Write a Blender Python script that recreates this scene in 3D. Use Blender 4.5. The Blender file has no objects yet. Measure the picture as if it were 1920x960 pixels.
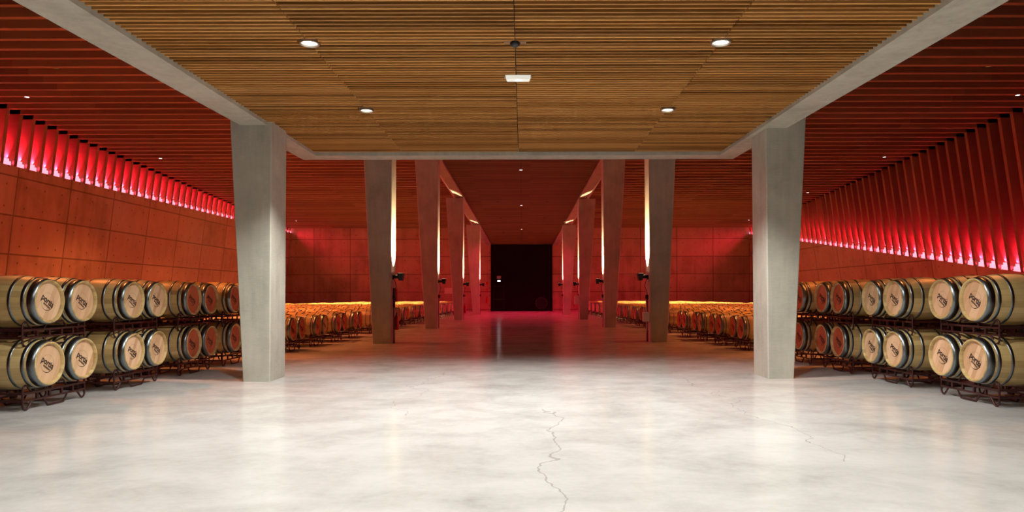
import bpy, bmesh, math, random
from mathutils import Vector, Matrix
random.seed(7)
SC = bpy.context.scene
COL = SC.collection
PI = math.pi

# ------------------------------------------------------------------ camera, world, exposure
cam_d = bpy.data.cameras.new('camera')
cam = bpy.data.objects.new('camera', cam_d); COL.objects.link(cam)
cam.location = (0, 0, 1.6)
cam.rotation_euler = (math.radians(90), math.radians(0.11), 0)
cam_d.sensor_width = 36; cam_d.lens = 24.0
cam_d.shift_x = -20 / 1920; cam_d.shift_y = 71 / 1920
cam_d.clip_start = 0.05; cam_d.clip_end = 300
SC.camera = cam
SC.view_settings.view_transform = 'Standard'; SC.view_settings.look = 'None'
SC.view_settings.gamma = 1; SC.view_settings.use_curve_mapping = False
SC.view_settings.exposure = 0.0
w = bpy.data.worlds.new('world'); SC.world = w; w.use_nodes = True
w.node_tree.nodes['Background'].inputs[0].default_value = (0.02, 0.01, 0.006, 1)
w.node_tree.nodes['Background'].inputs[1].default_value = 0.3
try:
    SC.cycles.use_denoising = True
    SC.cycles.max_bounces = 7; SC.cycles.diffuse_bounces = 4; SC.cycles.glossy_bounces = 3
    SC.cycles.sample_clamp_indirect = 4.0
    SC.cycles.use_light_tree = True
except Exception: pass

# light strengths, tuned together
P_DOWN = 840;  DOWN_COL = (1.0, 0.975, 0.925)
P_UP = 9000;    UP_COL = (1.0, 0.72, 0.38)
P_AMBER = 3200; AMBER_COL = (1.0, 0.27, 0.07)
P_GLOW = 15000; P_RED = 1300; GLOW_COL = (1.0, 0.52, 0.18)
COVE_E = 310.0; COVE_OUT = 40.0; COVE_COL = (1.0, 0.02, 0.075)

# ------------------------------------------------------------------ helpers
class MB:
    def __init__(s): s.v = []; s.f = []; s.m = []; s.sm = []
    def face(s, idx, m=0, smooth=False): s.f.append(idx); s.m.append(m); s.sm.append(smooth)
    def quad(s, pts, m=0):
        b = len(s.v); s.v += [tuple(p) for p in pts]; s.face(list(range(b, b + len(pts))), m)
    def box(s, x0, x1, y0, y1, z0, z1, m=0):
        if x0 > x1: x0, x1 = x1, x0
        s.hexa([(x0,y0,z0),(x1,y0,z0),(x1,y1,z0),(x0,y1,z0),(x0,y0,z1),(x1,y0,z1),(x1,y1,z1),(x0,y1,z1)], m)
    def hexa(s, p, m=0):
        b = len(s.v); s.v += [tuple(q) for q in p]
        for f in ((0,3,2,1),(4,5,6,7),(0,1,5,4),(1,2,6,5),(2,3,7,6),(3,0,4,7)): s.face([b+i for i in f], m)
    def prism(s, sec_a, sec_b, m=0):           # two matching closed sections
        n = len(sec_a); b = len(s.v); s.v += [tuple(q) for q in sec_a] + [tuple(q) for q in sec_b]
        s.face([b+i for i in range(n)], m); s.face([b+n+i for i in reversed(range(n))], m)
        for i in range(n):
            j = (i+1) % n; s.face([b+i, b+n+i, b+n+j, b+j], m)
    def tube(s, path, r, n=8, m=0, caps=True):
        pts = [Vector(p) for p in path]; b = len(s.v)
        prev = None
        for i, p in enumerate(pts):
            d = (pts[min(i+1, len(pts)-1)] - pts[max(i-1, 0)]).normalized()
            if prev is None:
                a = Vector((0,0,1)) if abs(d.z) < .9 else Vector((1,0,0))
                u = d.cross(a).normalized()
            else:
                u = (prev - d * prev.dot(d)).normalized()
            prev = u; w_ = d.cross(u)
            for k in range(n):
                t = 2*PI*k/n; s.v.append(tuple(p + (u*math.cos(t) + w_*math.sin(t))*r))
        for i in range(len(pts)-1):
            for k in range(n):
                k2 = (k+1) % n
                s.face([b+i*n+k, b+i*n+k2, b+(i+1)*n+k2, b+(i+1)*n+k], m, True)
        if caps:
            s.face([b+k for k in reversed(range(n))], m); s.face([b+(len(pts)-1)*n+k for k in range(n)], m)
    def lathe(s, prof, n=24, axis='x', c=(0,0,0), m=0, smooth=True, cap0=False, cap1=False):
        # prof: (position on axis, radius)
        b = len(s.v)
        for (a, r) in prof:
            for k in range(n):
                t = 2*PI*k/n; q = (r*math.cos(t), r*math.sin(t))
                if axis == 'x': p = (a, q[0], q[1])
                elif axis == 'y': p = (q[1], a, q[0])
                else: p = (q[0], q[1], a)
                s.v.append((p[0]+c[0], p[1]+c[1], p[2]+c[2]))
        for i in range(len(prof)-1):
            for k in range(n):
                k2 = (k+1) % n
                s.face([b+i*n+k, b+i*n+k2, b+(i+1)*n+k2, b+(i+1)*n+k], m, smooth)
        if cap0: s.face([b+k for k in reversed(range(n))], m)
        if cap1: s.face([b+(len(prof)-1)*n+k for k in range(n)], m)
    def mesh(s, name, mats):
        me = bpy.data.meshes.new(name); me.from_pydata(s.v, [], s.f)
        if not isinstance(mats, (list, tuple)): mats = [mats]
        for x in mats: me.materials.append(x)
        me.polygons.foreach_set('material_index', s.m)
        me.polygons.foreach_set('use_smooth', s.sm)
        me.update()
        bm = bmesh.new(); bm.from_mesh(me); bmesh.ops.recalc_face_normals(bm, faces=bm.faces); bm.to_mesh(me); bm.free()
        return me
    def build(s, name, mats, parent=None, **kw):
        return put(name, s.mesh(name, mats), parent, **kw)

def put(name, data, parent=None, loc=None, label=None, cat=None, group=None, kind=None):
    o = bpy.data.objects.new(name, data); COL.objects.link(o)
    if parent: o.parent = parent
    if loc: o.location = loc
    tag(o, label, cat, group, kind)
    return o
def tag(o, label=None, cat=None, group=None, kind=None):
    if label: o['label'] = label
    if cat: o['category'] = cat
    if group: o['group'] = group
    if kind: o['kind'] = kind
def thing(name, label, cat, loc=(0,0,0), group=None, rz=0):
    o = put(name, None, None, loc, label, cat, group); o.rotation_euler = (0,0,rz); o.empty_display_size = .1
    return o
def copy_tree(o, parent=None):
    c = o.copy(); COL.objects.link(c); c.parent = parent
    for ch in list(o.children): copy_tree(ch, c)
    return c
def add_bevel(o, wdt=.01, seg=2):
    b = o.modifiers.new('bevel', 'BEVEL'); b.width = wdt; b.segments = seg; b.limit_method = 'ANGLE'
    return o

# ---- materials
class NT:
    def __init__(s, name):
        s.mat = bpy.data.materials.new(name); s.mat.use_nodes = True
        s.t = s.mat.node_tree; s.p = s.t.nodes['Principled BSDF']
    def n(s, typ, **kw):
        x = s.t.nodes.new(typ)
        for k, v in kw.items():
            if k.startswith('i_'):
                x.inputs[int(k[2:]) if k[2:].isdigit() else k[2:].replace('_', ' ')].default_value = v
            else: setattr(x, k, v)
        return x
    def l(s, a, b): s.t.links.new(a, b)
    def math(s, op, a, b=None, c=None, clamp=False):
        x = s.t.nodes.new('ShaderNodeMath'); x.operation = op; x.use_clamp = clamp
        for i, q in enumerate((a, b, c)):
            if q is None: continue
            if isinstance(q, (int, float)): x.inputs[i].default_value = q
            else: s.l(q, x.inputs[i])
        return x.outputs[0]
    def mix(s, f, a, b, blend='MIX'):
        x = s.t.nodes.new('ShaderNodeMix'); x.data_type = 'RGBA'; x.blend_type = blend
        for i, q in ((0, f), (6, a), (7, b)):
            if isinstance(q, (int, float)): x.inputs[i].default_value = q
            elif isinstance(q, tuple): x.inputs[i].default_value = (q + (1,))[:4]
            else: s.l(q, x.inputs[i])
        return x.outputs[2]
    def ramp(s, f, stops):
        x = s.t.nodes.new('ShaderNodeValToRGB'); el = x.color_ramp.elements
        while len(el) < len(stops): el.new(.5)
        for e, (p, c) in zip(el, stops):
            e.position = p; e.color = (c + (1,))[:4] if isinstance(c, tuple) else (c, c, c, 1)
        s.l(f, x.inputs[0]); return x.outputs[0]
    def noise(s, vec, scale, detail=4, rough=.55, dist=0):
        x = s.n('ShaderNodeTexNoise'); x.inputs['Scale'].default_value = scale
        x.inputs['Detail'].default_value = detail; x.inputs['Roughness'].default_value = rough
        x.inputs['Distortion'].default_value = dist
        s.l(vec, x.inputs['Vector']); return x.outputs[0]
    def scale(s, vec, sc):
        x = s.n('ShaderNodeVectorMath', operation='MULTIPLY'); s.l(vec, x.inputs[0]); x.inputs[1].default_value = sc
        return x.outputs[0]
    def bump(s, h, strength=.3, dist=.01):
        x = s.n('ShaderNodeBump'); x.inputs['Strength'].default_value = strength; x.inputs['Distance'].default_value = dist
        s.l(h, x.inputs['Height']); s.l(x.outputs[0], s.p.inputs['Normal'])
    def pos(s): return s.n('ShaderNodeNewGeometry').outputs['Position']
    def obj(s): return s.n('ShaderNodeTexCoord').outputs['Object']
    def sep(s, v):
        x = s.n('ShaderNodeSeparateXYZ'); s.l(v, x.inputs[0]); return x.outputs
    def comb(s, a, b, c):
        x = s.n('ShaderNodeCombineXYZ')
        for i, q in enumerate((a, b, c)):
            if isinstance(q, (int, float)): x.inputs[i].default_value = q
            else: s.l(q, x.inputs[i])
        return x.outputs[0]
    def white(s, v):
        x = s.n('ShaderNodeTexWhiteNoise'); s.l(v, x.inputs['Vector']); return x.outputs['Value']
    def rnd(s): return s.n('ShaderNodeObjectInfo').outputs['Random']

def plain(name, col, rough=.5, metal=0, emit=None, strength=0, spec=None):
    q = NT(name); p = q.p
    p.inputs['Base Color'].default_value = col + (1,); p.inputs['Metallic'].default_value = metal
    if emit: p.inputs['Emission Color'].default_value = emit + (1,); p.inputs['Emission Strength'].default_value = strength
    if spec is not None: p.inputs['Specular IOR Level'].default_value = spec
    n_ = q.noise(q.obj(), 30, 2)
    q.l(q.math('MULTIPLY_ADD', n_, .12, max(rough-.06, 0.02)), p.inputs['Roughness'])
    return q.mat

M = {}
def m_floor():
    q = NT('polished_concrete'); P = q.pos()
    a = q.noise(P, .45, 6, .62, .6); b = q.noise(q.scale(P, (.8, 1.1, 1)), 1.5, 8, .62, .5); c = q.noise(P, 9, 6, .7)
    mixv = q.math('ADD', q.math('MULTIPLY', a, .5), q.math('ADD', q.math('MULTIPLY', b, .4), q.math('MULTIPLY', c, .18)))
    col = q.ramp(mixv, [(.36, (.38,.375,.355)), (.48, (.50,.50,.475)), (.58, (.58,.58,.56)), (.72, (.65,.65,.63))])
    # fine meandering cracks
    n1 = q.noise(P, .9, 4, .5); xyz = q.sep(P)
    def crack(x0, y0, y1, amp, wd, slope=0.0):
        d = q.math('ABSOLUTE', q.math('SUBTRACT', q.math('SUBTRACT', xyz[0], q.math('MULTIPLY', xyz[1], slope)), q.math('MULTIPLY_ADD', n1, amp, x0)))
        line = q.math('LESS_THAN', d, wd)
        return q.math('MULTIPLY', line, q.math('MULTIPLY', q.math('GREATER_THAN', xyz[1], y0), q.math('LESS_THAN', xyz[1], y1)))
    cr = q.math('MAXIMUM', crack(-.3, 4.0, 9.5, 1.2, .010), q.math('MAXIMUM', crack(2.4, 6.5, 13, 1.4, .007, .0), crack(-2.6, 9, 14, 1.6, .007)))
    q.l(q.mix(q.math('MULTIPLY', cr, .45), col, (.20,.19,.17)), q.p.inputs['Base Color'])
    r = q.ramp(q.math('ADD', q.math('MULTIPLY', b, .7), q.math('MULTIPLY', c, .3)), [(.3, .13), (.7, .22)])
    q.l(r, q.p.inputs['Roughness']); q.p.inputs['Specular IOR Level'].default_value = .33
    q.bump(q.math('ADD', q.math('MULTIPLY', q.noise(P, 3.2, 3), .6), q.math('MULTIPLY', c, .15)), .22, .01)
    return q.mat
def m_concrete(name, axis, off_u, pitch_u, off_z, pitch_z, base):
    q = NT(name); P = q.pos(); s = q.sep(P)
    u = s[axis]; z = s[2]
    fu = q.math('FRACT', q.math('DIVIDE', q.math('SUBTRACT', u, off_u - 100*pitch_u), pitch_u))
    fz = q.math('FRACT', q.math('DIVIDE', q.math('SUBTRACT', z, off_z - 10*pitch_z), pitch_z))
    iu = q.math('FLOOR', q.math('DIVIDE', q.math('SUBTRACT', u, off_u - 100*pitch_u), pitch_u))
    iz = q.math('FLOOR', q.math('DIVIDE', q.math('SUBTRACT', z, off_z - 10*pitch_z), pitch_z))
    du = q.math('MULTIPLY', q.math('SUBTRACT', .5, q.math('ABSOLUTE', q.math('SUBTRACT', fu, .5))), pitch_u)
    dz = q.math('MULTIPLY', q.math('SUBTRACT', .5, q.math('ABSOLUTE', q.math('SUBTRACT', fz, .5))), pitch_z)
    joint = q.math('LESS_THAN', q.math('MINIMUM', du, dz), .035)
    # tie holes: three pairs in each panel
    hu = q.math('SUBTRACT', q.math('ABSOLUTE', q.math('SUBTRACT', q.math('FRACT', q.math('MULTIPLY', fu, 3)), .5)), 0)
    hu = q.math('MULTIPLY', hu, pitch_u/3)
    hz = q.math('MULTIPLY', q.math('SUBTRACT', q.math('ABSOLUTE', q.math('SUBTRACT', fz, .5)), .28), pitch_z)
    hole = q.math('LESS_THAN', q.math('ADD', q.math('MULTIPLY', hu, hu), q.math('MULTIPLY', hz, hz)), .045**2)
    v = q.white(q.comb(iu, iz, 3.0))
    a = q.noise(P, .7, 6, .6, .4)
    st = q.noise(q.comb(q.math('MULTIPLY', u, 2.2), q.math('MULTIPLY', z, .22), 1.0), 1.2, 5, .65)
    k = q.math('ADD', q.math('MULTIPLY', v, .22), q.math('ADD', q.math('MULTIPLY', a, .75), q.math('MULTIPLY', st, .5)))
    d = tuple(c*.55 for c in base); b2 = tuple(min(c*1.18, .9) for c in base)
    col = q.ramp(k, [(.42, d), (.72, base), (1.0, b2)])
    jm = q.math('MAXIMUM', joint, hole)
    q.l(q.mix(q.math('MULTIPLY', jm, .7), col, tuple(c*.2 for c in base)), q.p.inputs['Base Color'])
    q.p.inputs['Roughness'].default_value = .75; q.p.inputs['Specular IOR Level'].default_value = .3
    q.bump(q.math('SUBTRACT', q.math('MULTIPLY', q.noise(P, 6, 4), .3), jm), .4, .02)
    return q.mat
def m_column():
    q = NT('cast_concrete'); P = q.pos()
    a = q.noise(P, 1.1, 6, .6, .3); st = q.noise(q.scale(P, (5, 5, .5)), 1.5, 5, .6); g = q.noise(q.scale(P, (8, 8, 60)), 1, 3)
    k = q.math('ADD', q.math('MULTIPLY', a, .55), q.math('ADD', q.math('MULTIPLY', st, .3), q.math('MULTIPLY', g, .15)))
    col = q.ramp(k, [(.33, (.33,.325,.27)), (.5, (.46,.455,.385)), (.66, (.57,.565,.48))])
    q.l(col, q.p.inputs['Base Color']); q.p.inputs['Roughness'].default_value = .62
    q.p.inputs['Specular IOR Level'].default_value = .35
    q.bump(q.math('ADD', q.math('MULTIPLY', g, .5), q.noise(P, 14, 4)), .25, .006)
    return q.mat
def m_slat(name, c0, c1, c2, pitch, y_off=0.0, xbreak=2.59, rough=.5):
    # a different board tone on every slat and board length
    q = NT(name); P = q.pos(); s = q.sep(P)
    iy = q.math('FLOOR', q.math('DIVIDE', q.math('SUBTRACT', s[1], y_off - 500*pitch), pitch))
    ix = q.math('FLOOR', q.math('DIVIDE', q.math('ADD', s[0], 2.68 + 20*xbreak), xbreak))
    v = q.white(q.comb(iy, ix, 0.0))
    g = q.noise(q.scale(P, (1.2, 30, 30)), 1.0, 5, .6, .5)
    k = q.math('ADD', q.math('MULTIPLY', v, .55), q.math('MULTIPLY', g, .55))
    q.l(q.ramp(k, [(.2, c0), (.5, c1), (.85, c2)]), q.p.inputs['Base Color'])
    q.p.inputs['Roughness'].default_value = rough; q.p.inputs['Specular IOR Level'].default_value = .4
    q.bump(g, .2, .004); return q.mat
def m_stave(far=False):
    q = NT('oak_staves_far' if far else 'oak_staves')
    O = q.pos() if far else q.obj(); s = q.sep(O)
    r = q.rnd()
    if far:
        k = q.math('ADD', q.math('MULTIPLY', q.noise(O, 2.4, 3), .6), q.math('MULTIPLY', q.white(q.comb(q.math('FLOOR', s[0]), q.math('FLOOR', q.math('MULTIPLY', s[1], 1.3)), 0.0)), .4))
    else:
        ang = q.math('ARCTAN2', s[1], q.math('SUBTRACT', s[2], .3675))
        t = q.math('MULTIPLY', q.math('ADD', ang, q.math('MULTIPLY', r, 3)), 26/(2*PI))
        v = q.white(q.comb(q.math('FLOOR', t), r, 0.0))
        g = q.noise(q.comb(q.math('MULTIPLY', s[0], 2.5), q.math('MULTIPLY', t, 4.0), r), 2.2, 5, .6, .3)
        k = q.math('ADD', q.math('MULTIPLY', v, .38), q.math('ADD', q.math('MULTIPLY', g, .42), q.math('MULTIPLY', r, .2)))
        f = q.math('ABSOLUTE', q.math('SUBTRACT', q.math('FRACT', t), .5))
        seam = q.math('GREATER_THAN', f, .48)
    col = q.ramp(k, [(.25, (.33,.225,.085)), (.5, (.50,.36,.145)), (.78, (.61,.465,.21))])
    if not far:
        col = q.mix(q.math('MULTIPLY', seam, .4), col, (.14,.09,.04)); q.bump(q.math('SUBTRACT', g, seam), .15, .003)
    q.l(col, q.p.inputs['Base Color']); q.p.inputs['Roughness'].default_value = .42
    q.p.inputs['Specular IOR Level'].default_value = .45
    return q.mat
def m_head(name, c0, c1, c2):
    q = NT(name); s = q.sep(q.obj()); r = q.rnd()
    a = math.radians(62)
    z = q.math('SUBTRACT', s[2], .3675)
    t = q.math('MULTIPLY', q.math('ADD', q.math('SUBTRACT', q.math('MULTIPLY', s[1], math.sin(a)), q.math('MULTIPLY', z, math.cos(a))), q.math('MULTIPLY', r, .3)), 13.0)
    al = q.math('ADD', q.math('MULTIPLY', s[1], math.cos(a)), q.math('MULTIPLY', z, math.sin(a)))
    v = q.white(q.comb(q.math('FLOOR', t), r, 0.0))
    g = q.noise(q.comb(q.math('MULTIPLY', al, 3), q.math('MULTIPLY', t, 4), r), 2.0, 4, .6, .4)
    k = q.math('ADD', q.math('MULTIPLY', v, .6), q.math('MULTIPLY', g, .4))
    q.l(q.ramp(k, [(.2, c0), (.5, c1), (.85, c2)]), q.p.inputs['Base Color'])
    q.p.inputs['Roughness'].default_value = .55; q.p.inputs['Specular IOR Level'].default_value = .3
    return q.mat
def m_hoop():
    q = NT('galvanised_hoop'); n_ = q.noise(q.scale(q.obj(), (60, 6, 6)), 2, 3)
    q.l(q.ramp(n_, [(.3, (.14,.17,.185)), (.7, (.24,.265,.275))]), q.p.inputs['Base Color'])
    q.p.inputs['Metallic'].default_value = 1.0
    q.l(q.ramp(n_, [(.3, .27), (.7, .38)]), q.p.inputs['Roughness']); return q.mat

M['floor'] = m_floor()
CB = (.52, .33, .235)
M['wall_l'] = m_concrete('wall_concrete_left', 1, 29.3, 3.45, 6.65, 1.65, CB)
M['wall_r'] = m_concrete('wall_concrete_right', 1, 36.3, 3.5, 6.65, 1.65, CB)
M['wall_e'] = m_concrete('wall_concrete_end', 0, -19.55, 3.4, 6.75, 1.65, CB)
M['column'] = m_column()
M['slat_fine'] = m_slat('timber_slats_fine', (.19,.080,.017), (.43,.195,.045), (.62,.32,.095), .107, -3.935)
M['slat_mid'] = m_slat('timber_slats_corridor', (.15,.075,.035), (.22,.115,.055), (.29,.16,.08), .12, 11.96, 3.1)
M['slat_big'] = m_slat('timber_slats_aisle', (.24,.115,.07), (.31,.15,.09), (.38,.19,.115), .76, -3.98, 5.0, .6)
M['deck_dark'] = plain('dark_timber_board', (.035,.02,.012), .8)
M['board_big'] = plain('stained_board', (.10,.055,.035), .75)
M['board_red'] = plain('red_stained_back_board', (.34,.17,.11), .7)
M['stave'] = m_stave(); M['stave_far'] = m_stave(True)
M['head'] = m_head('pale_oak_head', (.50,.30,.155), (.61,.39,.225), (.74,.52,.33))
M['head_red'] = m_head('red_stained_head', (.40,.10,.045), (.47,.12,.055), (.53,.145,.07))
M['hoop'] = m_hoop()
M['ink'] = plain('burnt_ink', (.035,.018,.012), .7)
M['rack'] = plain('oxide_red_steel', (.045,.010,.009), .38, .3)
M['black'] = plain('black_metal', (.012,.012,.013), .4, .2)
M['door'] = plain('black_door_panel', (.004,.0025,.003), .7, spec=.1)
M['door_seam'] = plain('dark_door_leaf', (.008,.006,.006), .5)
M['grey_vent'] = plain('grey_vent_metal', (.035,.045,.05), .5, .4)
M['white_box'] = plain('pale_enclosure', (.80,.81,.76), .45)
M['pipe'] = plain('steel_conduit', (.22,.18,.17), .35, .8)
M['red'] = plain('signal_red', (.62,.012,.01), .3)
M['lamp'] = plain('lamp_disc', (.9,.9,.9), .4, emit=(1,.93,.82), strength=14)
M['lamp_up'] = plain('uplight_lens', (.9,.9,.9), .2, emit=(1,.80,.5), strength=6)
M['led'] = plain('small_led', (.9,.9,.9), .4, emit=(.86,.9,1), strength=9)
M['emerg'] = plain('emergency_diffuser', (.85,.86,.8), .4, emit=(.9,.95,.85), strength=.55)
M['rim'] = plain('brushed_rim', (.5,.48,.42), .35, .8)
M['sign'] = plain('sign_face', (.35,.33,.30), .5)
M['sign_p'] = plain('paper_notice', (.88,.84,.70), .7)
M['cove'] = plain('cove_led', (.8,.2,.25), .5, emit=(1.0,.34,.46), strength=1.6)
M['screen'] = plain('amber_led', (.9,.7,.3), .4, emit=(1,.45,.1), strength=9)

# ------------------------------------------------------------------ room geometry functions
Y0, YE = -4.0, 64.0
def z_side(y): return 10.60 - .0455*y            # underside of the aisle slats
def z_beam(y): return 7.57 - .0635*(y - 42)      # underside of the long beams
def col_in(y, s):                                 # inner faces of the columns
    return (-(4.98 - .0335*(y-3)) if s < 0 else (4.87 - .0335*(y-3)))
def wall_x(z, s): return s * ((21.6 if s < 0 else 21.15) + (.125 if s < 0 else .15) * (7.1 - z))
def cove_z(y, s):
    if s < 0: return 7.06 + .007*(y - 28)
    return max(.9, 7.17 - .137*(64 - y))

# floor
fl = MB(); fl.box(-24, 24, Y0, YE+.5, -.2, 0); fl.build('floor', M['floor'], kind='structure')
# end wall and the wall behind the camera
mb = MB(); mb.box(-24, 24, YE, YE+.4, 0, 11); mb.build('wall_end', M['wall_e'], kind='structure')
mb = MB(); mb.box(-24, 24, Y0-.4, Y0, 0, 12); mb.build('wall_back', M['wall_e'], kind='structure')

def side_wall(s, name, mat):
    mb = MB(); n = 34
    ys = [Y0 + (YE-Y0)*i/n for i in range(n+1)]
    if s > 0: ys = sorted(set(ys + [18.2]))
    for a, b in zip(ys[:-1], ys[1:]):
        za, zb = cove_z(a, s), cove_z(b, s); q = s*.9
        A = [(wall_x(0,s), a, 0), (wall_x(0,s)+q, a, 0), (wall_x(za,s)+q, a, za), (wall_x(za,s), a, za)]
        B = [(wall_x(0,s), b, 0), (wall_x(0,s)+q, b, 0), (wall_x(zb,s)+q, b, zb), (wall_x(zb,s), b, zb)]
        mb.prism(A, B)
    return mb.build(name, mat, kind='structure')
side_wall(-1, 'wall_left', M['wall_l']); side_wall(1, 'wall_right', M['wall_r'])

PITCH = .76
def side_fins(s, name):
    # back panel behind the fins and the fins themselves
    mb = MB(); fy = []
    n = 34
    ys = [Y0 + (YE-Y0)*i/n for i in range(n+1)]
    for a, b in zip(ys[:-1], ys[1:]):
        for (u, v) in ((a, b),):
            q0, q1 = s*.55, s*.62
            zu, zv, tu, tv = cove_z(u, s), cove_z(v, s), z_side(u)+.7, z_side(v)+.7
            A = [(wall_x(zu,s)+q0, u, zu), (wall_x(zu,s)+q1, u, zu), (wall_x(tu,s)+q1, u, tu), (wall_x(tu,s)+q0, u, tu)]
            B = [(wall_x(zv,s)+q0, v, zv), (wall_x(zv,s)+q1, v, zv), (wall_x(tv,s)+q1, v, tv), (wall_x(tv,s)+q0, v, tv)]
            mb.prism(A, B, 1)
    y = Y0 + .4
    while y < YE - .1:
        zc, zt, h = cove_z(y, s) + .004, z_side(y), .09
        A, B = [], []
        for yy, L in ((y-h, A), (y+h, B)):
            L += [(wall_x(zc,s), yy, zc), (wall_x(zc,s)+s*.54, yy, zc), (wall_x(zt+.5,s)+s*.54, yy, zt+.5), (wall_x(zt+.5,s), yy, zt+.5)]
        mb.prism(A, B, 0); fy.append(y); y += PITCH
    o = mb.build(name, [M['slat_big'], M['board_red']], kind='structure')
    return fy
FY = side_fins(-1, 'trim_1'); side_fins(1, 'trim_2')

# ceiling of the two aisles: deep cross slats, one per fin
for s in (-1, 1):
    mb = MB()
    for y in FY:
        z = z_side(y); xi = s * 3.2; xo = wall_x(z, s) + s*.45
        mb.box(xi, xo, y-.09, y+.09, z, z+.62)
    mb.prism([(s*3.2, Y0, z_side(Y0)+.62), (s*23.5, Y0, z_side(Y0)+.62), (s*23.5, Y0, z_side(Y0)+.8), (s*3.2, Y0, z_side(Y0)+.8)],
             [(s*3.2, YE, z_side(YE)+.62), (s*23.5, YE, z_side(YE)+.62), (s*23.5, YE, z_side(YE)+.8), (s*3.2, YE, z_side(YE)+.8)], 1)
    mb.build('ceiling', [M['slat_big'], M['board_big']], kind='structure')

# long beams over the columns: flat soffit and a chamfer on the aisle side
for i, s in enumerate((-1, 1)):
    mb = MB(); ys = [Y0 + (YE-Y0)*k/12 for k in range(13)]
    for a, b in zip(ys[:-1], ys[1:]):
        S = []
        for y in (a, b):
            x = col_in(y, s); z = z_beam(y); t = z_side(y) + .6
            S.append([(x, y, z), (x+s*.5, y, z), (x+s*.95, y, z+.55), (x+s*.95, y, t), (x, y, t)])
        mb.prism(S[0], S[1])
    mb.build('trim_%d' % (3+i), M['column'], kind='structure')
# corridor ceiling
mb = MB(); y = 12.0
while y < YE:
    z = z_beam(y) + .10; xl, xr = col_in(y, -1) + .01, col_in(y, 1) - .01
    for (a, b) in ((xl, -.085), (-.075, xr)):
        mb.hexa([(a,y,z),(b,y,z),(b,y+.045,z-.003),(a,y+.045,z-.003),(a,y,z+.09),(b,y,z+.09),(b,y+.045,z+.087),(a,y+.045,z+.087)])
    y += .12
mb.prism([(-4.6,12,z_beam(12)+.2),(4.6,12,z_beam(12)+.2),(4.6,12,z_beam(12)+.3),(-4.6,12,z_beam(12)+.3)],
         [(-3.0,YE,z_beam(YE)+.2),(2.9,YE,z_beam(YE)+.2),(2.9,YE,z_beam(YE)+.3),(-3.0,YE,z_beam(YE)+.3)], 1)
mb.build('ceiling', [M['slat_mid'], M['deck_dark']], kind='structure')

# low slatted soffit over the foreground, framed in concrete
ZS = 4.70; YS0, YS1, YS2 = -3.9, 15.28, 15.75
def s_out(y, s): return s*5.26 - .1 - s*.036*(y-7.2)
def s_in(y, s): return s*4.67 - .1 - s*.018*(y-7.2)
mb = MB()
for s in (-1, 1):
    mb.prism([(s_in(YS0,s),YS0,ZS),(s_out(YS0,s),YS0,ZS),(s_out(YS0,s),YS0,ZS+.45),(s_in(YS0,s),YS0,ZS+.45)],
             [(s_in(YS1,s),YS1,ZS),(s_out(YS1,s),YS1,ZS),(s_out(YS1,s),YS1,ZS+.45),(s_in(YS1,s),YS1,ZS+.45)])
mb.prism([(s_out(YS1,-1),YS1,ZS),(s_out(YS1,1),YS1,ZS),(s_out(YS1,1),YS1,ZS+.45),(s_out(YS1,-1),YS1,ZS+.45)],
         [(s_out(YS2,-1),YS2,ZS),(s_out(YS2,1),YS2,ZS),(s_out(YS2,1),YS2,ZS+.45),(s_out(YS2,-1),YS2,ZS+.45)])
mb.build('trim_5', M['column'], kind='structure')
mb = MB(); y = YS0
DOWN_Y = [11.75, 8.6, 5.45, 2.3, -.85]; XP = [-2.68, -.09, 2.5]
while y < YS1 - .05:
    z = ZS + .06; bounds = [s_in(y,-1)] + XP + [s_in(y,1)]
    for i in range(4):
        a, b = bounds[i] + (.006 if i else 0), bounds[i+1] - (.006 if i < 3 else 0)
        # leave the round hole of each downlight free
        cuts = []
        for dy in DOWN_Y:
            if abs(y + .018 - dy) < .13:
                for x in (XP[0], XP[2]): cuts.append((x-.13, x+.13))
        segs = [(a, b)]
        for (c, d) in cuts:
            ns = []
            for (e, f) in segs:
                if d <= e or c >= f: ns.append((e, f)); continue
                if c > e: ns.append((e, c))
                if d < f: ns.append((d, f))
            segs = ns
        for (e, f) in segs: mb.box(e, f, y, y+.031, z, z+.115)
    y += .107
mb.prism([(s_in(YS0,-1),YS0,ZS+.17),(s_in(YS0,1),YS0,ZS+.17),(s_in(YS0,1),YS0,ZS+.3),(s_in(YS0,-1),YS0,ZS+.3)],
         [(s_in(YS1,-1),YS1,ZS+.17),(s_in(YS1,1),YS1,ZS+.17),(s_in(YS1,1),YS1,ZS+.3),(s_in(YS1,-1),YS1,ZS+.3)], 1)
mb.build('ceiling', [M['slat_fine'], M['deck_dark']], kind='structure')

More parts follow.
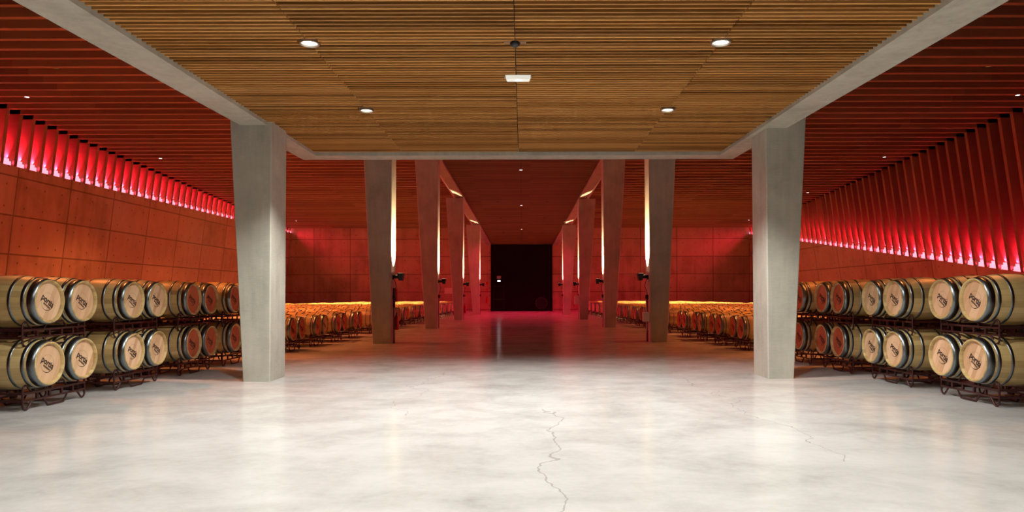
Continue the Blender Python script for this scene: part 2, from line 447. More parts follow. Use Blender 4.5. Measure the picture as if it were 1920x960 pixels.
# ------------------------------------------------------------------ columns
COLS = {-1: [(12.50, 4.63, .50, .048), (21.95, 4.25, .58, .046), (31.5, 3.95, .56, .058), (42.0, 3.70, .52, .066), (52.1, 3.31, .51, .072)],
         1: [(12.80, 4.60, .49, .048), (22.5, 4.21, .56, .046), (32.3, 3.87, .54, .058), (42.4, 3.53, .52, .066), (52.2, 3.11, .51, .072)]}
ORD = ['nearest', 'second', 'third', 'fourth', 'farthest']
def column(s, i):
    y, x, w0, gr = COLS[s][i]; d = .8; H = z_beam(y + d) - .004
    side = 'left' if s < 0 else 'right'
    lab = ['pale grey tapered concrete column standing %s beside the two-tier barrel stacks, the nearest one' % side,
           'grey-brown tapered concrete column on the %s, first one beyond the low slatted soffit' % side,
           'tapered concrete column on the %s, second one beyond the low slatted soffit' % side,
           'tapered concrete column on the %s, last but one before the black door' % side,
           'tapered concrete column on the %s, the farthest one, nearest the black door' % side][i]
    mb = MB(); ins = .02
    def sec(z):
        xi = -s*.0085*z*0 ; a = 0 - s*.008*z; b = s*(w0 + gr*z)
        c = .018
        return [(a+s*c, 0, z), (b-s*c, 0, z), (b, c, z), (b, d-c, z), (b-s*c, d, z), (a+s*c, d, z), (a, d-c, z), (a, c, z)]
    mb.prism(sec(0), sec(H))
    o = mb.build('concrete_column', M['column'], loc=(s*x, y, 0), label=lab, cat='column')
    return o
for s in (-1, 1):
    for i in range(5): column(s, i)

# ------------------------------------------------------------------ door and end wall fittings
door = MB(); door.box(-2.98, 2.78, YE-.10, YE-.002, 0, z_beam(YE)+.05); door = door.build('door_1', M['door'], kind='structure')
mb = MB(); x0, x1 = -2.72, -1.76
for (a, b, c, d) in ((x0, x0+.03, 0, 2.35), (x1-.03, x1, 0, 2.35), (x0, x1, 2.32, 2.35)): mb.box(a, b, YE-.12, YE-.10, c, d)
mb.build('door_leaf_frame', M['door_seam'], door)
mb = MB(); mb.box(x0+.05, x1-.08, YE-.16, YE-.10, 1.08, 1.11); mb.build('door_handle', M['grey_vent'], door)
t = thing('exit_light', 'small lit emergency light with sign plate on the black door', 'emergency light', (-2.22, YE-.10, 2.72))
mb = MB(); mb.box(-.19, .19, -.07, 0, 0, .16); add_bevel(mb.build('housing', M['grey_vent'], t), .01)
mb = MB(); mb.box(-.13, .13, -.078, -.069, .03, .13); mb.build('lens', M['led'], t)
mb = MB(); mb.box(-.19, .19, -.02, 0, .30, .56); mb.build('sign_plate', M['sign'], t)
t = thing('round_vent', 'round dark grey louvred vent low on the black door', 'vent', (1.75, YE-.10, .72))
mb = MB(); mb.lathe([(-.05, .50), (-.05, .56), (0, .57)], 40, 'y'); mb.build('ring', M['grey_vent'], t)
for k in range(9):
    zz = -.44 + k*.11; hw = math.sqrt(max(.5**2 - zz*zz, .01))
    mb = MB(); mb.hexa([(-hw,-.05,zz-.02),(hw,-.05,zz-.02),(hw,-.005,zz+.02),(-hw,-.005,zz+.02),(-hw,-.05,zz-.005),(hw,-.05,zz-.005),(hw,-.005,zz+.035),(-hw,-.005,zz+.035)])
    mb.build('louvre', M['grey_vent'], t)

def extinguisher(loc, label, rz=0, sc=1.0):
    t = thing('fire_extinguisher', label, 'fire extinguisher', loc, rz=rz); t.scale = (sc, sc, sc)
    mb = MB(); mb.lathe([(0,.07),(.02,.085),(.46,.085),(.53,.06),(.56,.03),(.60,.03)], 16, 'z', cap0=True, cap1=True); mb.build('cylinder', M['red'], t)
    mb = MB(); mb.box(-.012,.012,-.02,.09,.60,.63); mb.box(-.012,.012,-.02,.10,.65,.665); mb.box(-.02,.02,-.02,.02,.58,.66); mb.build('valve_handle', M['black'], t)
    mb = MB(); mb.tube([(0,-.02,.62),(0,-.10,.60),(0,-.12,.5),(0,-.115,.3),(0,-.11,.2)], .012, 6); mb.tube([(0,-.11,.2),(0,-.11,.12)], .02, 6); mb.build('hose', M['black'], t)
    return t
extinguisher((-3.36, YE-.10, .72), 'red fire extinguisher hanging on the end wall left of the black door')
t = put('call_point', None, loc=(-3.36, YE-.002, 2.0), label='small red alarm call point on the end wall left of the black door', cat='alarm')
mb = MB(); mb.box(-.08,.08,-.06,0,-.09,.09); add_bevel(mb.build('housing', M['red'], t), .01)
mb = MB(); mb.box(-.05,.05,-.065,-.058,-.03,.05); mb.build('glass', M['sign'], t)
mb = MB(); mb.box(-.09,.09,-.012,0,-.12,.12)
mb.build('fire_sign', M['red'], loc=(-3.36, YE-.002, 2.6), label='small red fire sign above the call point on the end wall', cat='sign')
mb = MB(); mb.box(-.38,.38,-.02,0,-.27,.27)
mb.build('notice_board', M['sign_p'], loc=(-6.95, YE-.002, 1.9), label='pale framed notice on the end wall between the left columns', cat='notice')
mb = MB(); mb.lathe([(-.1,.07),(-.06,.10),(0,.10)], 14, 'y', cap0=True)
mb.build('alarm_sounder', M['red'], loc=(-21.75, YE-.002, 1.75), label='small red alarm sounder at the left corner of the end wall', cat='alarm')

# ------------------------------------------------------------------ lamps
def spot(name, parent, loc, rot, power, color, size, blend, radius):
    d = bpy.data.lights.new(name, 'SPOT'); d.energy = power; d.color = color; d.spot_size = math.radians(size); d.spot_blend = blend
    d.shadow_soft_size = radius
    o = bpy.data.objects.new(name, d); COL.objects.link(o); o.parent = parent; o.location = loc; o.rotation_euler = rot
    return o
def downlight(x, y, label, grp=None, pw=1.0):
    t = thing('recessed_downlight', label, 'ceiling light', (x, y, ZS+.055), grp)
    mb = MB(); mb.lathe([(.0,.125),(-.008,.125),(-.008,.105),(.05,.10),(.05,.125),(.0,.125)], 28, 'z'); mb.build('rim', M['rim'], t)
    mb = MB(); mb.lathe([(.03,.004),(.03,.10)], 28, 'z', smooth=False, cap0=True); mb.build('lamp_disc', M['lamp'], t)
    spot('lamp_beam', t, (0, 0, -.02), (0, 0, 0), P_DOWN*pw, DOWN_COL, 112 if y > 10 else 142, .55, .06)
dl = {(0,-1): 'bright round downlight in the slatted soffit, rear one on the left', (0,1): 'bright round downlight in the slatted soffit, rear one on the right',
      (1,-1): 'bright round downlight in the slatted soffit, front one on the left', (1,1): 'bright round downlight in the slatted soffit, front one on the right'}
for i, y in enumerate(DOWN_Y):
    for s, x in ((-1, XP[0]), (1, XP[2])):
        downlight(x, y, dl.get((i, s), 'recessed downlight in the slatted soffit, %s pair behind the visible ones, %s' % (('', '', 'first', 'second', 'third')[i], 'left' if s < 0 else 'right')), None if (i, s) in dl else 'downlights behind the viewpoint', (1.0, .8, .55, .4, .3)[i])
# emergency luminaire and sensor
t = thing('emergency_luminaire', 'white rectangular emergency light on the centre line of the slatted soffit', 'emergency light', (-.06, 9.93, ZS+.06))
mb = MB(); mb.hexa([(-.16,-.06,-.055),(.16,-.06,-.055),(.16,.06,-.055),(-.16,.06,-.055),(-.185,-.07,0),(.185,-.07,0),(.185,.07,0),(-.185,.07,0)]); mb.build('diffuser', M['emerg'], t)
mb = MB(); mb.box(-.2,.2,-.035,.035,-.012,.0); mb.build('base', M['rim'], t)
mb = MB(); mb.box(-.03,.03,-.02,.02,-.062,-.054); mb.build('led', M['led'], t)
t = thing('ceiling_sensor', 'small black dome sensor on the centre line of the slatted soffit', 'sensor', (-.09, 8.58, ZS+.06))
mb = MB(); mb.lathe([(0,.065),(-.02,.065),(-.045,.05),(-.06,.02),(-.062,.002)], 18, 'z'); mb.build('dome', M['black'], t)
mb = MB(); mb.box(-.14,.14,-.05,.05,-.004,.012); mb.build('base_plate', M['slat_mid'], t)
# small corridor and aisle LEDs
def small_led(x, y, z, label, e=6, slope=0, grp=None):
    t = thing('aisle_spotlight' if abs(x) > 5 else 'corridor_spotlight', label, 'ceiling light', (x, y, z), grp)
    mb = MB(); mb.lathe([(0.02,.10),(-.015,.10),(-.015,.08),(.01,.078)], 18, 'z'); mb.build('rim', M['rim'], t)
    mb = MB(); mb.lathe([(-.005,.003),(-.005,.078)], 18, 'z', smooth=False, cap0=True); mb.build('lens', M['led'], t)
    spot('lamp_beam', t, (0,0,-.03), (0,0,0), e, (.8,.87,1.0), 110, .6, .04)
for k, (y, n_) in enumerate(((35.6, 'nearest'), (45.2, 'middle'), (55.2, 'farthest'))):
    small_led(-.08, y, z_beam(y)+.09, 'small white spotlight on the corridor ceiling centre line, %s of three' % n_, 8)
for s, sn in ((-1, 'left'), (1, 'right')):
    for y, n_ in ((27.1, 'nearest the camera'), (37.0, 'in the middle of the visible ones'), (46.8, 'behind the nearest column'), (58.6, 'farthest by the end wall')):
        yy = min(FY, key=lambda v: abs(v - y))
        small_led(s*19.45, yy, z_side(yy)-.01, 'small white spotlight in the %s aisle ceiling, %s' % (sn, n_), 12)

# red LED cove at the foot of the fins
for s, sn in ((-1, 'left'), (1, 'right')):
    t = thing('led_cove_strip', 'glowing pink-red LED strip behind the timber fins of the %s wall' % sn, 'strip light', (0, 0, 0))
    yb0 = 20 if s < 0 else 22
    ys = [yb0 + (YE-.02-yb0)*i/30 for i in range(31)]
    mb = MB(); em = MB()
    for a, b in zip(ys[:-1], ys[1:]):
        S = []; E = []
        for y in (a, b):
            z = cove_z(y, s) + .006; x = wall_x(z, s)
            S.append([(x+s*.12, y, z), (x+s*.42, y, z), (x+s*.42, y, z+.31), (x+s*.20, y, z+.31), (x+s*.20, y, z+.19), (x+s*.12, y, z+.19)])
            E.append([(x+s*.24, y, z+.245), (x+s*.38, y, z+.245), (x+s*.38, y, z+.275), (x+s*.24, y, z+.275)])
        mb.prism(S[0], S[1]); em.prism(E[0], E[1])
    mb.build('diffuser', M['cove'], t)
    # the strip's light: one area lamp in the trough per stretch, shining up and out of the recess
    n = 8
    for k in range(n):
        a = yb0 + (YE-.3-yb0)*k/n; b = yb0 + (YE-.3-yb0)*(k+1)/n; y = (a+b)/2
        z = cove_z(y, s) + .36; x = wall_x(z, s) + s*.16
        sl = (cove_z(b, s) - cove_z(a, s)) / (b-a)
        for (tilt_x, tilt_z, en, spr, dx, dz) in ((s*1.5, 1, COVE_E, 170, .30, .40), (-s*1, -.3, COVE_OUT, 82, .09, .16)):
            d = bpy.data.lights.new('cove_light', 'AREA'); d.shape = 'RECTANGLE'; d.size = (b-a)*.99; d.size_y = .12
            d.color = COVE_COL; d.energy = en * (b-a); d.spread = math.radians(spr)
            o = bpy.data.objects.new('cove_light', d); COL.objects.link(o); o.parent = t
            o.location = (wall_x(cove_z(y, s)+dz, s) + s*dx, y, cove_z(y, s)+dz)
            X = Vector((0, 1, sl)).normalized(); Zd = Vector((tilt_x, 0, tilt_z)).normalized()   # direction of the light
            Zl = -(Zd - X*Zd.dot(X)).normalized(); Yl = Zl.cross(X)
            o.rotation_euler = Matrix((X, Yl, Zl)).transposed().to_euler()

# column uplights with their conduit
def uplight(s, i):
    y, x, w0, gr = COLS[s][i]; side = 'left' if s < 0 else 'right'
    zf = [0, 2.15, 2.18, 2.2, 2.3][i]
    lab = 'black uplight on the inner face of the %s column, %s side' % (['', 'second', 'third', 'fourth', 'farthest'][i], side)
    t = thing('column_uplight', lab, 'wall light', (s*(x - .008*zf), y + .30, zf))
    k = -s                                   # towards the corridor
    mb = MB(); mb.box(0, k*.04, -.05, .05, -.07, .07); mb.tube([(k*.04,0,0),(k*.10,0,0)], .022, 8); mb.build('wall_bracket', M['black'], t)
    mb = MB(); mb.lathe([(-.09,.05),(-.07,.065),(.07,.065),(.09,.05)], 14, 'x', c=(k*.13,0,.02), cap0=True, cap1=True); mb.build('ballast_housing', M['black'], t)
    mb = MB(); c = k*.27
    mb.hexa([(c-.06,-.14,-.11),(c+.06,-.14,-.11),(c+.06,.14,-.11),(c-.06,.14,-.11),(c-.10,-.16,.13),(c+.10,-.16,.13),(c+.10,.16,.13),(c-.10,.16,.13)])
    fh = add_bevel(mb.build('floodlight_head', M['black'], t), .012)
    mb = MB(); mb.box(c-.08, c+.08, -.13, .13, .129, .1312); mb.build('lens', M['lamp_up'], fh)
    sp = spot('lamp_beam', t, (k*.15, 0.1, .15), (PI, k*math.radians(-15.5), 0), P_UP, UP_COL, 30, .45, .03); sp.scale = (1, 2.2, 1)
    # conduit down to the floor
    n_ = thing('conduit_run', 'thin metal conduit running down from the uplight on the %s column, %s side' % (['', 'second', 'third', 'fourth', 'farthest'][i], side), 'conduit', (s*x, y+.33, 0))
    mb = MB(); mb.tube([(k*.035,.02,.0),(k*.035,.02,1.45)], .016, 8)
    if i == 1: mb.tube([(k*.035,.12,.0),(k*.035,.12,1.5)], .012, 8)
    for zz in (.35, .9, 1.3): mb.box(0, k*.055, -.01, .05, zz, zz+.02)
    mb.build('pipe', M['pipe'], n_)
    mb = MB(); mb.tube([(k*.035,.02,1.45),(k*.05,.02,1.65),(k*.12,.01,1.85),(k*.10,0,1.98),(k*.06,-.02,zf-.07)], .011, 6); mb.build('cable', M['black'], n_)
    mb = MB(); mb.box(0, k*.10, -.05, .09, 1.42, 1.56); add_bevel(mb.build('junction_box', M['black'], n_), .01)
for s in (-1, 1):
    for i in range(1, 5): uplight(s, i)

def box_on_column(s, i, y_off, z0, z1, dep, wid, mat, name, label, cat):
    y, x, w0, gr = COLS[s][i]
    mb = MB(); xa = 0; xb = -s*dep
    mb.box(xa, xb, -wid/2, wid/2, 0, z1-z0)
    t = thing(name, label, cat, (s*(x - .008*z0) - s*.002, y+y_off, z0))
    add_bevel(mb.build('case', mat, t), .012)
    mb = MB(); mb.box(xb*.15, xb*.85, -wid/2-.006, -wid/2+.001, .03, z1-z0-.03); mb.build('cover', mat, t)
    return t
box_on_column(1, 1, .16, .67, .98, .22, .14, M['white_box'], 'control_box', 'pale grey control box on the inner face of the second column on the right', 'control box')
box_on_column(1, 3, .16, .95, 1.5, .30, .2, M['white_box'], 'control_box', 'pale grey control box on the fourth column on the right', 'control box')
box_on_column(-1, 1, .6, 1.35, 1.78, .10, .10, M['red'], 'alarm_box', 'tall narrow red alarm box on the second column on the left', 'alarm')
box_on_column(-1, 1, .42, 1.15, 1.8, .05, .16, M['black'], 'switch_panel', 'black switch panel on the second column on the left', 'switch')
extinguisher((-4.145, 22.45, .43), 'red fire extinguisher hung low on the second column on the left', sc=.85)
extinguisher((-3.59, 42.5, .42), 'red fire extinguisher hung low on the fourth column on the left', sc=.85)

# ------------------------------------------------------------------ barrels
RB, RH, HL = .3675, .305, .495      # belly radius, head radius, half length
def prof_r(x): return RH + (RB-RH) * (1 - (abs(x)/HL)**2.15)
def body_mesh(n=40, seg=14):
    mb = MB(); p = [(HL-.045, RH-.032), (HL-.002, RH-.024), (HL, RH-.018), (HL, RH-.004), (HL-.004, RH)]
    for k in range(1, seg): p.append((HL - k*2*HL/seg, prof_r(HL - k*2*HL/seg)))
    p += [(-HL+.004, RH), (-HL, RH-.004), (-HL, RH-.018), (-HL+.045, RH-.032)]
    mb.lathe(p, n, 'x', c=(0,0,RB)); return mb
def hoop_mb(x0, x1, n=40):
    mb = MB(); a, b = prof_r(x0)+.0035, prof_r(x1)+.0035
    mb.lathe([(x0, a-.004), (x0, a), (x1, b), (x1, b-.004)], n, 'x', c=(0,0,RB)); return mb
def head_mb(x, s, n=40):
    mb = MB(); mb.lathe([(x-s*.012, RH-.026), (x, RH-.030), (x, .002)], n, 'x', c=(0,0,RB), smooth=False); return mb
HOOPS = [(.392, .488, 'chime_hoop'), (.318, .362, 'quarter_hoop'), (.150, .190, 'bilge_hoop')]

def text_mesh():
    out = MB(); verts = []; 
    me_all = bmesh.new()
    def add_text(body, size, x, y, sx):
        cu = bpy.data.curves.new('tmp', 'FONT'); cu.body = body; cu.size = size; cu.align_x = 'CENTER'; cu.extrude = .0008
        cu.offset = .0022 if size > .05 else .0006; cu.resolution_u = 3
        o = bpy.data.objects.new('tmp', cu); COL.objects.link(o)
        dg = bpy.context.evaluated_depsgraph_get(); me = bpy.data.meshes.new_from_object(o.evaluated_get(dg))
        for v in me.vertices: v.co = Vector((v.co.x*sx + x, v.co.y + y, v.co.z))
        me_all.from_mesh(me); bpy.data.objects.remove(o); bpy.data.curves.remove(cu); bpy.data.meshes.remove(me)
    add_text('portia', .098, 0, -.025, .86)
    add_text('BODEGAS', .026, .012, -.056, 1.0)
    # ring of uneven thickness round the word
    n = 48; vs = []
    for k in range(n):
        t = 2*PI*k/n; th = .0015 + .0065*max(0, math.cos(t + .55))**1.5
        for r in (.098 - th, .098): vs.append(me_all.verts.new((r*math.cos(t), r*math.sin(t) - .005, 0)))
    for k in range(n):
        a = 2*k; b = (2*k+2) % (2*n); me_all.faces.new((vs[a], vs[a+1], vs[b+1], vs[b]))
    R = math.radians(-33)
    for v in me_all.verts:
        x, y = v.co.x*1.3, v.co.y*1.3
        X = x*math.cos(R) - y*math.sin(R); Y = x*math.sin(R) + y*math.cos(R)
        v.co = Vector((HL-.043 + .0015 + v.co.z, X, Y + RB))
    me = bpy.data.meshes.new('logo'); me_all.to_mesh(me); me_all.free(); me.materials.append(M['ink']); return me
LOGO = text_mesh()
BODY = body_mesh().mesh('staves', M['stave'])
HOOPM = []
for (a, b, nm) in HOOPS:
    for sg in (1, -1): HOOPM.append((nm, hoop_mb(min(sg*a, sg*b), max(sg*a, sg*b)).mesh(nm, M['hoop'])))
HEADF = {c: head_mb(HL-.045, 1).mesh('head', M[c]) for c in ('head', 'head_red')}
HEADB = head_mb(-HL+.045, -1).mesh('head', M['head'])
bg = MB(); bg.lathe([(RB*2-.006, .034), (RB*2+.004, .032), (RB*2+.006, .02), (RB*2+.006, .002)], 14, 'z'); BUNG = bg.mesh('bung', M['ink'])

def make_barrel(c):
    t = thing('wine_barrel', 'x', 'barrel')
    put('staves', BODY, t)
    fh = put('front_head', HEADF[c], t); put('rear_head', HEADB, t); put('logo', LOGO, fh)
    for nm, me in HOOPM: put(nm, me, t)
    put('bung', BUNG, t)
    return t
# simplified single-mesh barrel for the far rows
def far_barrel_mesh(n, c):
    mb = MB(); p = [(HL-.04, RH-.03), (HL, RH-.02), (HL, RH)] + [(HL - k*2*HL/8, prof_r(HL - k*2*HL/8)) for k in range(1, 8)] + [(-HL, RH), (-HL, RH-.03)]
    mb.lathe(p, n, 'x', c=(0,0,RB), m=0, cap1=True)
    b = len(mb.v); mb.lathe([(HL-.04, RH-.029), (HL-.04, .002)], n, 'x', c=(0,0,RB), m=1, smooth=False)
    for (a, d, nm) in HOOPS:
        for sg in (1, -1):
            x0, x1 = min(sg*a, sg*d), max(sg*a, sg*d)
            mb.lathe([(x0, prof_r(x0)+.001), (x0, prof_r(x0)+.006), (x1, prof_r(x1)+.006), (x1, prof_r(x1)+.001)], n, 'x', c=(0,0,RB), m=2)
    return mb
FARM = {c: far_barrel_mesh(20, c).mesh('wine_barrel', [M['stave'], M[c], M['hoop']]) for c in ('head', 'head_red')}

# rack for two barrels: two tube frames joined by cross rails; origin on the floor at its middle, barrels lie along X
def arc(c, r, a0, a1, n, x):
    return [(x, c[0] + r*math.cos(math.radians(a0+(a1-a0)*k/n)), c[1] + r*math.sin(math.radians(a0+(a1-a0)*k/n))) for k in range(n+1)]
def rack_frame(x):
    mb = MB(); r = .014
    ZT, ZL = .238, .135
    mb.box(x-.016, x+.016, -.655, .655, ZT-.016, ZT+.014); mb.box(x-.014, x+.014, -.655, .655, ZL-.012, ZL+.012)
    for yy in (-.38, -.13, .13, .38): mb.box(x-.013, x+.013, yy-.018, yy+.018, ZL, ZT)
    for s in (-1, 1):
        p = [(x, s*.47, ZT)] + [(x, s*.55, .315)]
        p += [(x, s*(.60+.058*math.sin(math.radians(a))), .29+.06*math.cos(math.radians(a))) for a in (-50, -20, 10, 40, 65, 90)]
        p += [(x, s*.658, .20), (x, s*.658, .10)]
        p += [(x, s*(.60+.058*math.cos(math.radians(a))), .075-.058*math.sin(math.radians(a))) for a in (10, 35, 60, 90, 115, 140)]
        p += [(x, s*.50, .105), (x, s*.47, ZL)]
        mb.tube(p, r, 8)
    mb.tube([(x,-.25,ZT),(x,-.17,.335),(x,.17,.335),(x,.25,ZT)], r, 8)
    mb.tube([(x,-.26,ZL),(x,-.17,.018),(x,.17,.018),(x,.26,ZL)], r, 8)
    return mb
RF, RR = .30, -.30
RACKF = rack_frame(RF).mesh('front_frame', M['rack']); RACKB = rack_frame(RR).mesh('rear_frame', M['rack'])
rl = []
for yy in (-.62, .62):
    for zz in (.238, .135):
        mb = MB(); mb.box(RR, RF, yy-.016, yy+.016, zz-.016, zz+.016); rl.append(mb.mesh('cross_rail', M['rack']))
def make_rack():
    t = thing('barrel_rack', 'x', 'rack'); put('front_frame', RACKF, t); put('rear_frame', RACKB, t)
    for me in rl: put('cross_rail', me, t)
    return t
far_rack = MB()
for x in (RF, RR):
    far_rack.box(x-.016, x+.016, -.655, .655, .215, .255); far_rack.box(x-.016, x+.016, -.655, .655, .12, .15)
    for s in (-1, 1): 
        far_rack.box(x-.016, x+.016, s*.658-.016, s*.658+.016, .03, .32); far_rack.box(x-.016, x+.016, s*.6-.06, s*.6+.06, .002, .034)
        far_rack.box(x-.016, x+.016, s*.13-.016, s*.13+.016, .12, .25)
    far_rack.box(x-.016, x+.016, -.17, .17, .002, .034)
for y in (-.62, .62): far_rack.box(RR, RF, y-.016, y+.016, .22, .25)
FRACK = far_rack.mesh('barrel_rack', M['rack'])

BZ = .268           # underside of a racked barrel above the rack's feet
TIER = .872
protos = {c: make_barrel(c) for c in ('head', 'head_red')}; rack_proto = make_rack(); used = set()
def fresh(key, proto):
    if key in used: return copy_tree(proto)
    used.add(key); return proto
def head_x(y, s): return (-.1 + s*(6.56 - .0363*(y-9.7)))
def place_barrel(s, xh, y, z, c, label, group=None):
    b = fresh(c, protos[c]); b.location = (xh + s*HL, y, z)
    b.rotation_euler = (0, 0, (0 if s < 0 else PI) + random.uniform(-.012, .012)); b['label'] = label
    if group: b['group'] = group
    return b
def place_rack(s, xh, y, z, label, group=None):
    r = fresh('rack', rack_proto); r.location = (xh + s*HL, y, z); r.rotation_euler = (0,0,0 if s < 0 else PI); r['label'] = label
    if group: r['group'] = group
    return r

NTH = ['first', 'second', 'third', 'fourth', 'fifth', 'sixth', 'seventh', 'eighth', 'ninth', 'tenth', 'eleventh', 'twelfth', 'thirteenth', 'fourteenth', 'fifteenth', 'sixteenth', 'seventeenth', 'eighteenth', 'nineteenth', 'twentieth']
near = {-1: [(9.62, 10.37), (11.59, 12.34), (13.55, 14.30), (15.36, 16.11)],
         1: [(9.79, 10.54), (11.78, 12.53), (13.70, 14.45), (15.50, 16.25)]}
stackn = ['nearest', 'second nearest', 'third nearest', 'farthest']
for s in (-1, 1):
    sn = 'left' if s < 0 else 'right'
    for k, (ya, yb) in enumerate(near[s]):
        yc = (ya+yb)/2; ya, yb = yc-.38, yc+.38
        for tier, tn in ((0, 'lower'), (1, 'upper')):
            xh = head_x(yc, s) + (-s*.0 if tier else s*.0)
            place_rack(s, xh, yc, tier*TIER, 'dark red rack under the %s barrels, %s stack on the %s' % (tn, stackn[k], sn), 'racks of the two-tier stacks')
            for j, y in enumerate((ya, yb)):
                c = 'head' if k < 2 else 'head_red'
                jn = 'nearer' if j == 0 else 'farther'
                place_barrel(s, xh, y, tier*TIER + BZ, c, '%s barrel, %s tier, %s one of the %s stack on the %s' % (
                    'pale-headed oak' if c == 'head' else 'red-headed oak', tn, jn, stackn[k], sn), 'barrels of the two-tier stacks')
            # the rows lying behind this stack
            for r_ in (1, 2):
                xr = xh + s*r_*1.06
                put('barrel_rack', FRACK, None, (xr + s*HL, yc, tier*TIER), 'steel rack, %s tier, %s row behind %s stack, %s' % (tn, NTH[r_], stackn[k], sn), 'rack', 'racks behind the two-tier stacks')
                for j, y in enumerate((ya, yb)):
                    o = put('wine_barrel', FARM['head_red' if k > 1 else 'head'], None, (xr + s*HL, y, tier*TIER + BZ), 'oak barrel, %s tier, %s row, %s one behind the %s %s stack' % (tn, NTH[r_], 'nearer' if j == 0 else 'farther', stackn[k], sn), 'barrel', 'barrels behind the two-tier stacks')
                    o.rotation_euler = (0, 0, 0 if s < 0 else PI)
# single-tier field: front row first
def periods(s):
    if s < 0: L = [(18.87,19.62),(20.9,21.65),(22.93,23.68),(24.94,25.69)]; y = 27.75
    else: L = [(19.18,19.93),(21.12,21.87),(23.04,23.79),(25.03,25.78)]; y = 27.95
    while y < 57.5: L.append((y, y+.75)); y += 1.98 if len(L) % 4 else 2.3
    return L
def x_outer(y): return min(19.6, 15.9 + (45 - y)*.23)
field = []
brown = {(-1, 1, 1)}
for s in (-1, 1):
    for k, (ya, yb) in enumerate(periods(s)):
        yc = (ya+yb)/2; r = 0
        while True:
            xh = head_x(yc, s) + s*r*1.06
            if abs(xh) + 1 > x_outer(yc): break
            for j, y in enumerate((yc-.38, yc+.38)):
                field.append((math.hypot(xh, y) * (0.62 if r == 0 else 1), s, xh, y, r, k, j))
            field.append((math.hypot(xh, yc) * (0.62 if r == 0 else 1) + .01, s, xh, yc, r, k, -1))
            r += 1
field.sort()
nb = 96; nr = 0; rest_b = []; rest_r = []
for (_, s, xh, y, r, k, j) in field:
    sn = 'left' if s < 0 else 'right'
    if j < 0:
        if k < 8 and r == 0:
            place_rack(s, xh, y, 0, 'dark red rack under the %s barrel pair, low front row on the %s' % (NTH[k], sn), 'racks of the low rows')
        elif r == 0:
            o = put('barrel_rack', FRACK, None, (xh + s*HL, y, 0), 'dark rack under the %s barrel pair, low front row on the %s' % (NTH[k], sn), 'rack', 'racks of the low rows')
        else: rest_r.append((xh + s*HL, y))
        continue
    c = 'head_red'
    if (s, k, j) in ((-1,1,1), (1,2,0)): c = 'head'
    if random.random() < .12 and k > 4: c = 'head'
    if nb >= 300: rest_b.append((xh + s*HL, y, s)); continue
    nb += 1
    if r == 0:
        lab = '%s barrel, low front row on the %s, %s one of the %s pair' % ('brown-headed oak' if c == 'head' else 'red-headed oak', sn, 'nearer' if j == 0 else 'farther', NTH[k]); g = 'barrels of the low front rows'
        if k < 13: place_barrel(s, xh, y, BZ, c, lab, g); continue
        g2 = g
    else:
        lab = 'oak barrel, %s row from the corridor on the %s, %s of the %s pair' % (NTH[r], sn, 'nearer' if j == 0 else 'farther', NTH[k]); g2 = 'barrels behind the low front row, %s side' % sn
    o = put('wine_barrel', FARM[c], None, (xh + s*HL, y, BZ), lab, 'barrel', g2)
    o.rotation_euler = (0, 0, (0 if s < 0 else PI) + random.uniform(-.015, .015))
# everything beyond the first three hundred
def merge(mb0, places, name, mats, **kw):
    out = MB()
    for (x, y, rz) in places:
        b = len(out.v); cz, sz = math.cos(rz), math.sin(rz); z = kw.get('z', 0)
        out.v += [(x + p[0]*cz - p[1]*sz, y + p[0]*sz + p[1]*cz, p[2] + z) for p in mb0.v]
        out.f += [[i+b for i in f] for f in mb0.f]; out.m += mb0.m; out.sm += mb0.sm
    kw.pop('z', None)
    return out.build(name, mats, **kw)
lowp = far_barrel_mesh(12, 'head_red')
merge(lowp, [(x, y, 0 if s < 0 else PI) for x, y, s in rest_b], 'distant_wine_barrels', [M['stave_far'], M['head_red'], M['hoop']], z=BZ,
      label='mass of distant oak barrels lit amber, filling both aisles towards the end wall', cat='barrels', kind='stuff')
merge(far_rack, [(x, y, 0) for x, y in rest_r], 'distant_barrel_racks', M['rack'], label='dark steel racks hidden under the distant rows of barrels', cat='racks', kind='stuff')

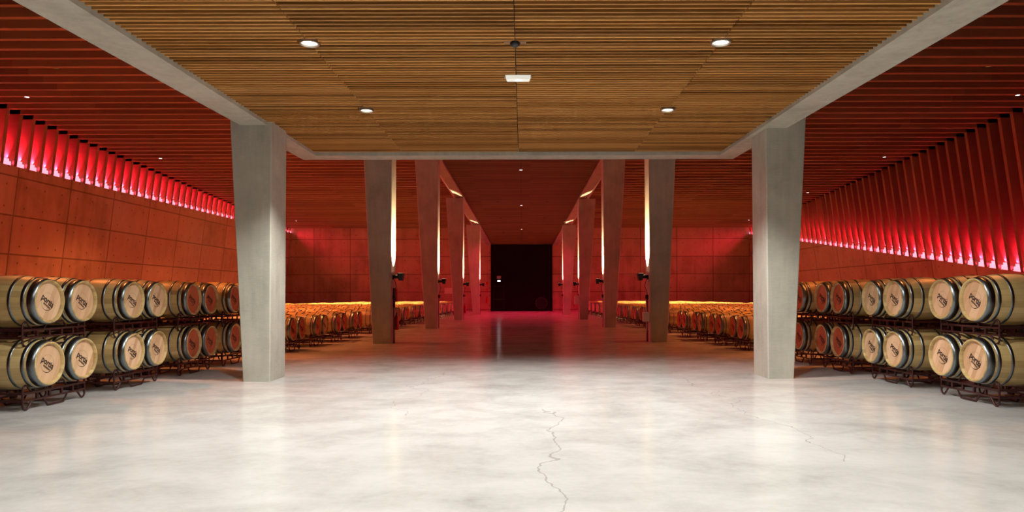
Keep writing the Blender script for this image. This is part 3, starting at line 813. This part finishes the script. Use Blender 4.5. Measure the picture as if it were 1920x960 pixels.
# amber floodlights over the barrel rows
for s, sn in ((-1, 'left'), (1, 'right')):
    L = [(x, y, P_AMBER*((.2 if x > 14 else .75) if s > 0 else 1)*(.45 if y > 40 else 1), 105, 1, i, c) for i, y in enumerate((15, 24, 33, 42, 51)) for c, x in enumerate((12, 16.5))]
    L += [(x, y, P_GLOW*.75, 46, 0, i, c) for i, y in enumerate((44.5, 49.5, 54.5)) for c, x in enumerate((8.4, 11.4, 14.5))]
    L += [(7.9, y, P_AMBER*.6, 38, 0, i, 3) for i, y in enumerate((16.5, 21, 25.5, 30, 35, 40))]
    for (x, y, p_, sz, wide, i_, c_) in L:
        yy = min(FY, key=lambda v: abs(v + PITCH/2 - y)) + PITCH/2
        lab = '%s, %s aisle ceiling, %s from the camera, %s from the corridor' % ('wide amber floodlight' if wide else 'narrow amber spotlight', sn, NTH[i_], NTH[c_])
        t = thing('amber_floodlight' if wide else 'amber_spotlight', lab, 'ceiling light', (s*x, yy, z_side(yy)+(.12 if wide else .2)), 'amber lamps over the barrels, %s, %s' % (sn, 'wide' if wide else 'narrow'))
        mb = MB(); mb.lathe([(.36,.10),(.03,.10),(0,.115),(0,.09)], 14, 'z'); mb.build('housing', M['black'], t)
        mb = MB(); mb.lathe([(.05,.003),(.05,.09)], 14, 'z', smooth=False, cap0=True); mb.build('lens', M['screen'], t)
        spot('lamp_beam', t, (0,0,-.02), (0,0,0), p_, AMBER_COL if (wide or c_ == 3) else GLOW_COL, sz, .6, .20 if c_ == 3 else .1)
for s, sn in ((-1, 'left'), (1, 'right')):  # added red fill lamps, put in to redden the far corridor floor
    for k_, y in enumerate((44, 50, 57)):
        x = s*1.6
        t = thing('added_red_fill', 'added red fill lamp between the corridor ceiling slats, %s of three on the %s' % (('nearest', 'middle', 'farthest')[k_], sn), 'ceiling light', (x, y, z_beam(y)+.075))
        mb = MB(); mb.lathe([(.06,.06),(.0,.06),(0,.05),(.04,.045)], 14, 'z'); mb.build('housing', M['black'], t)
        spot('lamp_beam', t, (0,0,-.02), (0,0,0), P_RED*(.35,.4,.75)[k_], COVE_COL, 125, .5, .05)
print('barrels', nb, len(rest_b), 'racks', len(rest_r))
